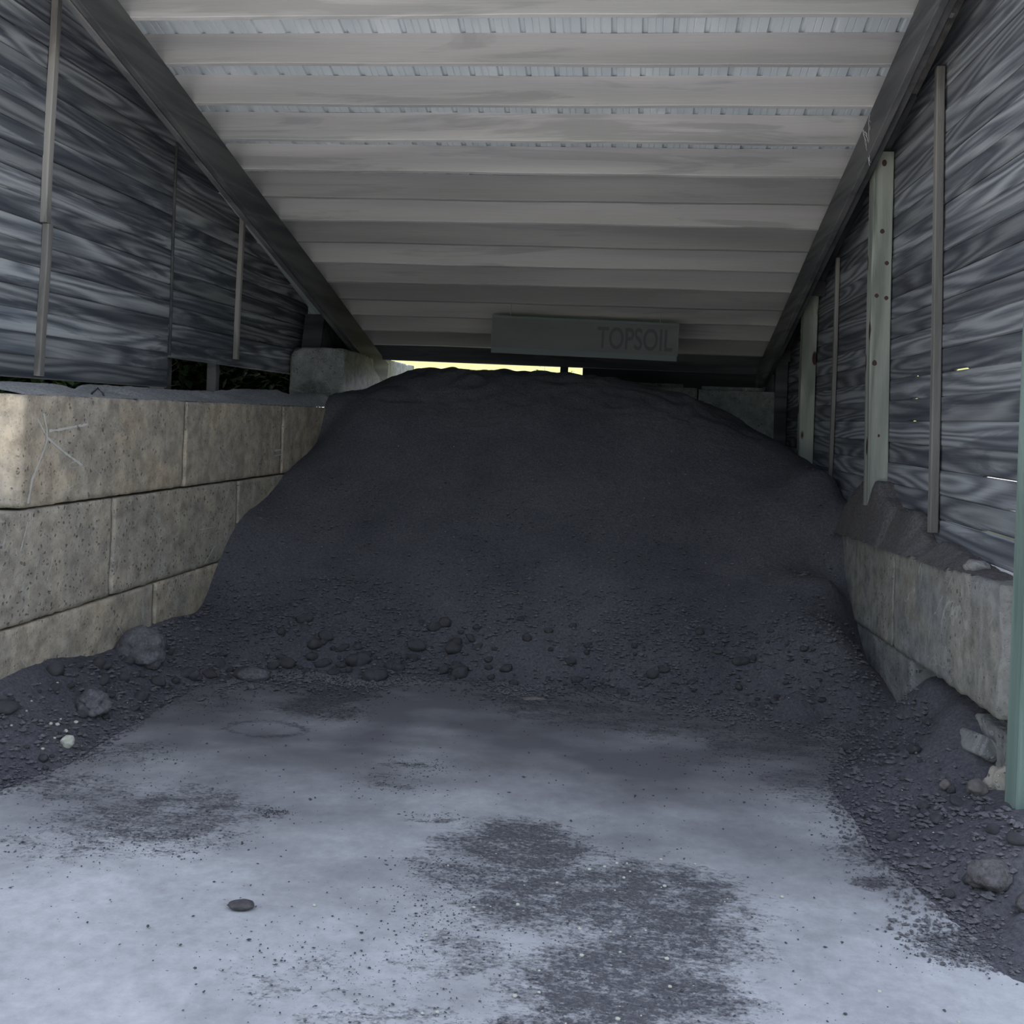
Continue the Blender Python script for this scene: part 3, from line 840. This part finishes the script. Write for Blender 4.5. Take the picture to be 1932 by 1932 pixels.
sol = np.linalg.solve(Mx, np.concatenate([Z, np.zeros(3)]))
def soil_base(U, Vv):
    out = np.empty(U.shape)
    fl = U.ravel(); fv = Vv.ravel(); res = np.empty(fl.shape)
    for s in range(0, len(fl), 20000):
        q = np.stack([fl[s:s+20000], fv[s:s+20000]], 1)
        d2 = ((q[:, None, :]-X[None])**2).sum(-1)
        res[s:s+20000] = phi(d2) @ sol[:n] + sol[n] + q @ sol[n+1:]
    return res.reshape(U.shape)
st = .021
us = np.arange(-3.25, 2.30, st); vvs = np.arange(3.3, 12.5, st)
UU, VV = np.meshgrid(us, vvs)
HH = soil_base(UU, VV)
NU = len(us); NV = len(vvs)
def soil_noise(u, v, z):
    toe = max(0, 1-abs(z-.15)/.35)
    h = .035*noise.noise((u*1.1, v*.7, 1)) + .018*noise.noise((u*3.1, v*1.6, 4)) + .009*noise.noise((u*8, v*5, 7)) + .005*noise.noise((u*20, v*14, 2))
    r = noise.noise((u*13, v*13, 11)); r2 = noise.noise((u*29, v*29, 15))
    rough = .25 + 1.0*toe + .5*max(0, noise.noise((u*1.3, v*1.3, 30)))
    h += rough*(.012*abs(r)+.007*r2)
    # small slumps and steps in the face
    s = noise.noise((u*1.7+5, v*1.2, 50)) ; h += .02*max(0, s-.15)
    return h
for j in range(NV):
    for i in range(NU):
        u = UU[j, i]; v = VV[j, i]; z = HH[j, i]
        if z > -.15:
            k = min(1.0, max(.25, (z+.02)/.25))
            hz = soil_noise(u, v, z)*k
            if v > 9.9: hz += .028*noise.noise((u*6, v*6, 3))
            HH[j, i] = z + hz
def ok(u, v):
    if u < left_face(v) - .03: return False
    if v > 10.95 and u < -3.06: return False
    if v > 12.0 and u > -.05: return False
    if u > 2.3 or v < 3.4: return False
    if 6.15 < v < 8.05 and u > 1.77: return False
    if v >= 8.05 and u > 1.90: return False
    return True
keep = np.zeros((NV, NU), bool)
for j in range(NV):
    for i in range(NU): keep[j, i] = ok(us[i], vvs[j]) and HH[j, i] > -.045
idx = -np.ones((NV, NU), int); V = []
F = []
def vid(j, i):
    if idx[j, i] < 0:
        idx[j, i] = len(V); V.append((us[i], vvs[j], HH[j, i]))
    return int(idx[j, i])
for j in range(NV-1):
    for i in range(NU-1):
        if keep[j, i] and keep[j+1, i] and keep[j, i+1] and keep[j+1, i+1]:
            F.append((vid(j, i), vid(j, i+1), vid(j+1, i+1), vid(j+1, i)))
pile = link('soil_pile', mesh_from(V, F, 'soil_pile', True), m_soil)
sset(pile, 'huge heap of dark topsoil filling the bay between the block walls', 'soil pile')

def soil_z(u, v):
    i = (u-us[0])/st; j = (v-vvs[0])/st
    i0 = int(i); j0 = int(j)
    if not (0 <= i0 < NU-1 and 0 <= j0 < NV-1): return 0.0
    fi, fj = i-i0, j-j0
    return float((HH[j0,i0]*(1-fi)+HH[j0,i0+1]*fi)*(1-fj) + (HH[j0+1,i0]*(1-fi)+HH[j0+1,i0+1]*fi)*fj)

# loose soil lying on top of the walls
def strip_heap(name, u0, u1, v0, v1, hf, mat, label, base, cat='soil heap'):
    st = .02; a = np.arange(u0, u1+1e-6, st); b = np.arange(v0, v1+1e-6, st)
    V = []; F = []; ix = {}
    g = [[hf(u, v) + .010*noise.noise((u*9, v*9, 3)) + .006*noise.noise((u*22, v*22, 8)) for u in a] for v in b]
    for j in range(len(b)-1):
        for i in range(len(a)-1):
            q = [(j, i), (j, i+1), (j+1, i+1), (j+1, i)]
            if max(g[y][x] for y, x in q) > .004:
                f = []
                for y, x in q:
                    if (y, x) not in ix:
                        ix[(y, x)] = len(V); V.append((a[x], b[y], base(a[x], b[y]) + max(-.012, g[y][x])))
                    f.append(ix[(y, x)])
                F.append(f)
    o = link(name, mesh_from(V, F, name, True), mat)
    return sset(o, label, cat)
def interp(x, pts):
    if x <= pts[0][0]: return pts[0][1]
    for (a, b), (c, d) in zip(pts, pts[1:]):
        if x <= c:
            t = (x-a)/(c-a); t = t*t*(3-2*t); return b+(d-b)*t
    return pts[-1][1]
lp = [(5.1, .055), (5.9, .075), (6.02, .03), (6.5, .045), (6.65, .085), (7.5, .085), (7.66, .05), (7.8, .09), (8.45, .085), (8.7, .06), (9.05, .115), (9.55, .145), (9.9, .11), (10.6, .11), (11.0, .10), (11.5, .02)]
def hl(u, v):
    f = left_face(v); t = (f-.02-u)/.42
    return interp(v, lp)*min(1, max(-.3, t*1.4-.05)) + (.10*math.exp(-((v-10.3)/.35)**2)*max(0, 1-abs(u+3.1)/.25))
strip_heap('soil_heap', -3.68, -2.96, 5.15, 11.2, hl, m_soil_dry, 'thin ridge of dry soil along the top of the left block wall', lambda u, v: 1.826)
rp = [(5.0, .0), (5.3, .03), (5.6, .07), (6.0, .11), (6.2, .06), (6.42, .15), (6.6, .26), (6.95, .24), (7.15, .30), (7.35, .42), (7.75, .42), (8.15, .30), (8.3, .25), (8.6, .28), (9.0, .35)]
def hr(u, v):
    t = (u-1.715)/.10
    base = interp(v, rp)
    w = min(1, max(-.2, t))
    if 7.0 < v: w = min(1, max(.0, (u-(1.700-.012*min(1, (v-7.0)/.3)))/.085))**.8
    return base*w
strip_heap('soil_heap', 1.66, 1.88, 5.0, 8.3, hr, m_soil_ledge, 'brown soil heaped against the knotty post on the right block ledge', lambda u, v: 1.135-.04*(v-4.8)-.002)

# ------------------------------------------------------------------ clods and stones
protos = [lump(100+i, 1.0, .72+.06*(i % 3), 2, .34) for i in range(8)]
def scatter(name, n, region, rmin, rmax, label, cat, group, mat, seed, sink=.30, power=2.2):
    r = random.Random(seed); cnt = 0; tries = 0
    while cnt < n and tries < n*40:
        tries += 1
        u, v = region(r)
        z = soil_z(u, v)
        if u < left_face(v)+.05 or u > 1.68: continue
        rad = rmin + (rmax-rmin)*r.random()**power
        if z < .0: continue
        zz = max(z, 0.0)
        me = protos[r.randrange(8)]
        o = bpy.data.objects.new(name, me); C.objects.link(o)
        o.location = (u, v, zz - rad*sink*.9)
        o.scale = (rad*r.uniform(.85, 1.3), rad*r.uniform(.8, 1.1), rad*r.uniform(.7, 1.0))
        o.rotation_euler = (r.uniform(-.3, .3), r.uniform(-.3, .3), r.uniform(0, 6.28))
        sset(o, label, cat, group); cnt += 1
for p in protos: p.materials.append(m_clod)
def toe_line(u): return interp(u, [(-2.6, 6.3), (-2.3, 6.75), (-1.6, 6.75), (-1.2, 6.9), (.2, 6.75), (1.2, 6.65), (1.4, 6.4)])
def reg_center_left(r):
    u = r.uniform(-2.75, -1.0); return u, toe_line(u) + abs(r.gauss(0, .28)) + .0
def reg_center(r):
    u = r.uniform(-1.0, 1.35); return u, toe_line(u) + abs(r.gauss(0, .12)) + (.28 if r.random() < .35 else 0)
def reg_left(r): return r.uniform(-3.05, -2.45), r.uniform(4.7, 6.6)
def reg_right(r): return r.uniform(1.15, 1.66), r.uniform(3.95, 6.3)
scatter('soil_clod', 120, reg_center_left, .015, .07, 'dark soil clod at the left foot of the pile', 'soil clod', 'clods at the left foot of the pile', m_clod, 1)
scatter('soil_clod', 90, reg_center, .012, .045, 'dark soil clod along the middle foot of the pile', 'soil clod', 'clods along the middle foot of the pile', m_clod, 2)
scatter('soil_clod', 70, reg_left, .012, .055, 'soil clod in the low ridge beside the left wall', 'soil clod', 'clods in the left ridge', m_clod, 3)
scatter('soil_clod', 50, reg_right, .010, .04, 'soil clod on the low mound beside the right wall', 'soil clod', 'clods on the right mound', m_clod, 4)

def single(name, u, v, r, label, cat, mat, seed, flat=.8, scale=(1, 1, 1), rz=0, z=None, sub=4, amp=.25, sink=.12):
    me = lump(seed, r, flat, sub, amp)
    zz = max(soil_z(u, v), 0) if z is None else z
    o = link(name, me, mat, None, (u, v, zz - r*sink)); o.scale = scale; o.rotation_euler.z = rz
    return sset(o, label, cat)
single('flat_stone', -1.30, 3.58, .047, 'flat dark oval stone lying alone on the slab in the left foreground', 'stone', m_darkstone, 5, .35, (1, .75, 1), .1, 0, sink=0.02, amp=.12)
single('soil_lump', -2.36, 6.58, .10, 'rounded oval soil lump alone on the slab just before the pile', 'soil clod', m_clod, 6, .5, (1.1, .8, 1), .2, 0, amp=.12)
single('white_stone', -2.74, 4.95, .034, 'bright white stone at the left edge of the slab on the soil ridge', 'stone', m_pale, 7, .9, (1, .8, 1.1), .8)
single('round_rock', 1.66, 4.86, .045, 'reddish grey rock on the right soil mound, larger of two', 'rock', m_stone, 8, .8, (1.1, 1, 1), .4, sink=.05)
single('round_rock', 1.56, 4.98, .032, 'smaller reddish rock on the right mound, left of the larger one', 'rock', m_stone, 9, .8, (1, 1, 1), 1.4, sink=.05)
single('soil_lump', 1.47, 4.13, .085, 'big cracked earth clod at the right edge of the slab', 'soil clod', m_soil_ledge, 10, .7, (1, .9, 1), .4)
single('soil_lump', 1.58, 4.02, .065, 'crumbly earth clod lying in front of the big cracked one', 'soil clod', m_soil_ledge, 11, .6, (1.2, .8, 1), 1.0)
single('soil_lump', -2.93, 6.15, .15, 'large boulder-like soil lump against the left wall near the pile', 'soil clod', m_clod, 12, .8, (1.0, 1.0, 1.1), .4, amp=.3, sink=.3)
single('soil_lump', -2.82, 5.35, .10, 'blocky clod pile piece in the left ridge above the slab edge', 'soil clod', m_clod, 14, .7, (1.2, 1, 1), 2.0, amp=.35)
single('broken_stone', 1.80, 5.38, .055, 'grey broken stone on the ledge behind the pale right block', 'stone', m_conc_right, 15, .7, (1, 1.4, 1), .5, 1.115)
single('broken_stone', -2.30, 6.36, .028, 'small stone beside the oval lump before the pile', 'stone', m_clod, 17, .7, (1, 1.2, 1), .5, 0)
single('earth_chip', -.50, 6.56, .05, 'tan crumb of clay on the slab before the middle of the pile', 'clay', m_pale if False else m_stone, 18, .25, (1.5, .6, 1), .2, 0)
r = random.Random(77)
for k in range(14):
    single('white_pebble', r.uniform(-3.0, -2.75), r.uniform(4.75, 5.3), r.uniform(.006, .014), 'tiny white pebble in the left soil ridge', 'pebble', m_pale, 200+k, .7, sub=2)['group'] = 'white pebbles in the left ridge'
for k in range(60):
    u = r.gauss(.05, .42); v = r.uniform(2.95, 4.4)
    if u > 1.1: continue
    single('white_pebble', u, v, r.uniform(.003, .009), 'tiny pale pebble in the soil scraps in the middle of the slab', 'pebble', m_pale, 230+k, .7, z=0, sub=1)['group'] = 'pale pebbles on the slab'

# crumbs: uncountable
def crumbs(name, n, region, rmin, rmax, mat, label, seed, cat='soil crumbs'):
    rr = np.random.RandomState(seed); V = []; F = []
    ico = [(0,0,1),(.9,0,.3),(.28,.85,.3),(-.72,.53,.3),(-.72,-.53,.3),(.28,-.85,.3),(0,0,-.6)]
    fc = [(0,1,2),(0,2,3),(0,3,4),(0,4,5),(0,5,1),(6,2,1),(6,3,2),(6,4,3),(6,5,4),(6,1,5)]
    c = 0; t = 0
    while c < n and t < n*20:
        t += 1
        g = region(rr)
        if g is None: continue
        u, v, z = g
        r_ = rmin + (rmax-rmin)*rr.rand()**3
        a = rr.rand()*6.28; sx, sy, sz = r_*rr.uniform(.7, 1.8), r_*rr.uniform(.6, 1.1), r_*rr.uniform(.5, .9)
        b = len(V)
        for (x, y, zz) in ico:
            x = x*sx*rr.uniform(.8, 1.2); y = y*sy*rr.uniform(.8, 1.2)
            V.append((u + x*math.cos(a)-y*math.sin(a), v + x*math.sin(a)+y*math.cos(a), z + zz*sz + sz*.3))
        F += [tuple(b+k for k in f) for f in fc]; c += 1
    o = link(name, mesh_from(V, F, name), mat)
    return sset(o, label, cat, kind='stuff')
def r_soil(rr):
    u = rr.uniform(-3.05, 1.68); v = rr.uniform(3.9, 9.0)
    z = soil_z(u, v)
    if z < .0 or z > 1.2: return None
    if u < left_face(v)+.03: return None
    if z > .5 and rr.rand() < .75: return None
    if noise.noise((u*1.5, v*1.5, 3)) < -.15 and rr.rand() < .7: return None
    return u, v, z
crumbs('soil_crumbs', 14000, r_soil, .004, .022, m_clod, 'loose crumbs and grit strewn over the foot of the soil pile', 3)
def r_slab(rr):
    p = patches[rr.randint(len(patches))]
    u = rr.normal(p[0], p[2]*.7); v = rr.normal(p[1], p[3]*.7)
    if rr.rand() < .07: u = rr.uniform(-2.4, 1.3); v = rr.uniform(2.9, 6.6)
    if soil_z(u, v) > .0 and v > 3.4: return None
    if v < 2.6 or v > 7: return None
    return u, v, 0.001
def r_toe(rr):
    u = rr.uniform(-2.5, 1.4); v = toe_line(u) + .12 - abs(rr.normal(0, .22))
    g_ = noise.noise((u*2.2, 3.3, 1))
    if g_ < -.05 and rr.rand() < .8: return None
    if soil_z(u, v) > .03: return None
    return u, v, .001
def r_edge(rr):
    u = rr.uniform(-3.0, 1.7); v = rr.uniform(3.6, 7.0)
    z_ = soil_z(u, v)
    if not -.035 < z_ < .02 or rr.rand() > 1-abs(z_)*22: return None
    return u, v, max(.001, z_)
crumbs('ridge_crumbs', 6000, r_edge, .002, .012, m_clod, 'scattered crumbs along the edges of the soil ridges on the slab', 19)
crumbs('toe_crumbs', 7000, r_toe, .003, .016, m_clod, 'fringe of crumbs spilled from the foot of the pile onto the slab', 15)
crumbs('slab_crumbs', 9000, r_slab, 0.0015, .006, m_soil, 'dark crumbs of soil and bark scattered over the concrete slab', 5)
def r_chip(rr):
    u = rr.uniform(-2.4, 1.5); v = rr.uniform(2.9, 6.2)
    if soil_z(u, v) > .0 and v > 3.4: return None
    return u, v, 0.001
crumbs('bark_flakes', 130, r_chip, .005, .010, m_darkstone, 'thin dark bark flakes lying loose on the slab', 8, 'bark flakes')
def r_white(rr):
    u = rr.uniform(-3.05, 1.68); v = rr.uniform(3.9, 9.5); z = soil_z(u, v)
    if z < .0 or u < left_face(v)+.03: return None
    return u, v, z+.004
crumbs('straw_bits', 500, r_white, .002, .006, m_pale, 'pale straw and root bits speckled in the dark soil', 11, 'straw bits')

# ------------------------------------------------------------------ small things
# cobweb hanging from the right rafter by the post
mb = MB(); r = random.Random(8)
for k in range(7):
    x0 = 1.60+r.uniform(-.03, .02); y0 = 7.3+r.uniform(-.12, .1)
    pts = []
    for i in range(9):
        t = i/8; pts.append((x0 + (1.615-x0)*t + .006*r.uniform(-1, 1), y0+(7.25-y0)*t, 3.98-.02*k - (.36-.03*k)*t*(1.0 if k < 3 else .6)))
    mb.tube(pts, [.0016]*9, 4)
web = mb.build('cobweb', m_web)
sset(web, 'dusty cobweb strands hanging from the right rafter above the knotty post', 'cobweb')

# dry twigs in the gap under the left boards
tw = MB(); r = random.Random(3)
for k in range(9):
    a = r.uniform(.15, .9); L_ = r.uniform(.3, .75)
    p = Vector((-3.92-.02*k, 8.25+.02*k, 1.90)); pts = [p]
    for i in range(6):
        p = p + Vector((r.uniform(-.03, .02), math.cos(a)*L_/6, math.sin(a)*L_/6*.55)); a += r.uniform(-.15, .12); pts.append(p.copy())
    tw.tube(pts, [.006*(1-i/8) for i in range(7)], 5)
o = tw.build('dry_branch', m_twig); sset(o, 'bare dry branch with thin twigs in the gap under the left boards', 'branch')

# grass and a weed on the bank behind
V = []; F = []; ids = []; rr = random.Random(5)
for k in range(9000):
    u = rr.uniform(-4.0, .6); v = 13.15 + 4.5*rr.random()**1.6; z = bank_z(u, v)
    a = rr.uniform(0, 6.28); h = rr.uniform(.03, .12); w = .005; l = rr.uniform(-.05, .05)
    b = len(V); dx, dy = math.cos(a)*w, math.sin(a)*w
    V += [(u-dx, v-dy, z-.01), (u+dx, v+dy, z-.01), (u+l, v+l*.5, z+h)]
    F.append((b, b+1, b+2)); ids.append(rr.random())
me = mesh_from(V, F, 'grass'); set_pid(me, ids)
sset(link('grass', me, m_grass), 'sunlit yellow green grass on the bank seen through the back opening', 'grass', kind='stuff')

def leafy(name, base, stems, mat, label, cat, seed, leaf=.05, n=14, hgt=.3, spread=.1, group=None, xmax=99):
    e = bpy.data.objects.new(name, None); C.objects.link(e); e.location = base
    sset(e, label, cat, group)
    r = random.Random(seed); sm = MB(); LV = []; LF = []
    for s in range(stems):
        p = Vector((r.uniform(-.02, .02), r.uniform(-.02, .02), 0)); pts = [p]
        d = Vector((r.uniform(-spread, spread), r.uniform(-spread, spread), hgt*r.uniform(.6, 1)))
        for i in range(1, 6): pts.append(p + d*i/5 + Vector((r.uniform(-.1, .1), r.uniform(-.1, .1), 0))*spread)
        sm.tube(pts, [.006*max(1, hgt)*(1-i/7) for i in range(6)], 5)
        for k in range(n):
            t = r.uniform(.02, 1); q = pts[0].lerp(pts[-1], t) + Vector((r.gauss(0, 1), r.gauss(0, 1), r.gauss(0, .4)))*spread*.45
            dr = Vector((r.uniform(-1, 1), r.uniform(-1, 1), r.uniform(-.5, .6))).normalized(); sd = dr.cross(Vector((0, 0, 1))).normalized()
            L_ = leaf*r.uniform(.6, 1.2); b = len(LV)
            if base[0]+q.x+L_ > xmax: continue
            LV += [tuple(q), tuple(q+dr*L_*.45+sd*L_*.28+Vector((0, 0, .1*L_))), tuple(q+dr*L_), tuple(q+dr*L_*.45-sd*L_*.28+Vector((0, 0, .1*L_)))]
            LF += [(b, b+1, b+2), (b, b+2, b+3)]
    sm.build('stem', m_twig if hgt > .6 else mat, e)
    link('foliage', mesh_from(LV, LF, 'foliage'), mat, e)
    return e
leafy('young_weed', (-1.10, 13.3, bank_z(-1.1, 13.3)), 3, m_fresh, 'small dark green weed standing in the back opening left of the short post', 'weed', 1, .08, 12, .62, .10)
leafy('young_weed', (-.62, 13.5, bank_z(-.6, 13.5)), 3, m_fresh, 'pale weed just right of the short back post', 'weed', 2, .07, 12, .55, .10)
rr = random.Random(12)
spots = [(-4.9, 8.6), (-4.7, 9.9), (-4.9, 11.2), (-4.7, 12.4), (-5.9, 8.0), (-5.8, 9.6), (-5.9, 11.3), (-5.6, 13.2), (-4.75, 13.8)]
labs = ['leafy shrub behind the near end of the gap under the left boards', 'leafy shrub behind the middle of the gap under the left boards', 'leafy shrub behind the far end of the left gap',
        'leafy shrub behind the end of the left board wall', 'rear shrub beyond the near end of the left gap', 'rear shrub beyond the middle of the left gap', 'rear shrub beyond the far end of the left gap',
        'shrub beyond the back left corner of the shed', 'bright leafy shrub behind the raised block']
spots = [(-4.55, 8.3+.62*k) for k in range(9)] + [(-5.5, 8.0+.8*k) for k in range(8)]
for k, (u, v) in enumerate(spots):
    e = leafy('leafy_shrub', (u, v, bank_z(u, v)-.02), 16, m_leaf, 'dark leafy shrub behind the gap under the left boards', 'shrub', 50+k, .15, 110 if k < 9 else 150, 1.15, .42 if k < 9 else .7, 'shrubs behind the left wall', xmax=-3.93)
e = leafy('leafy_shrub', (-4.75, 14.2, bank_z(-4.75, 14.2)), 10, m_fresh, 'bright leafy shrub behind the raised block', 'shrub', 91, .12, 60, 1.3, .6)
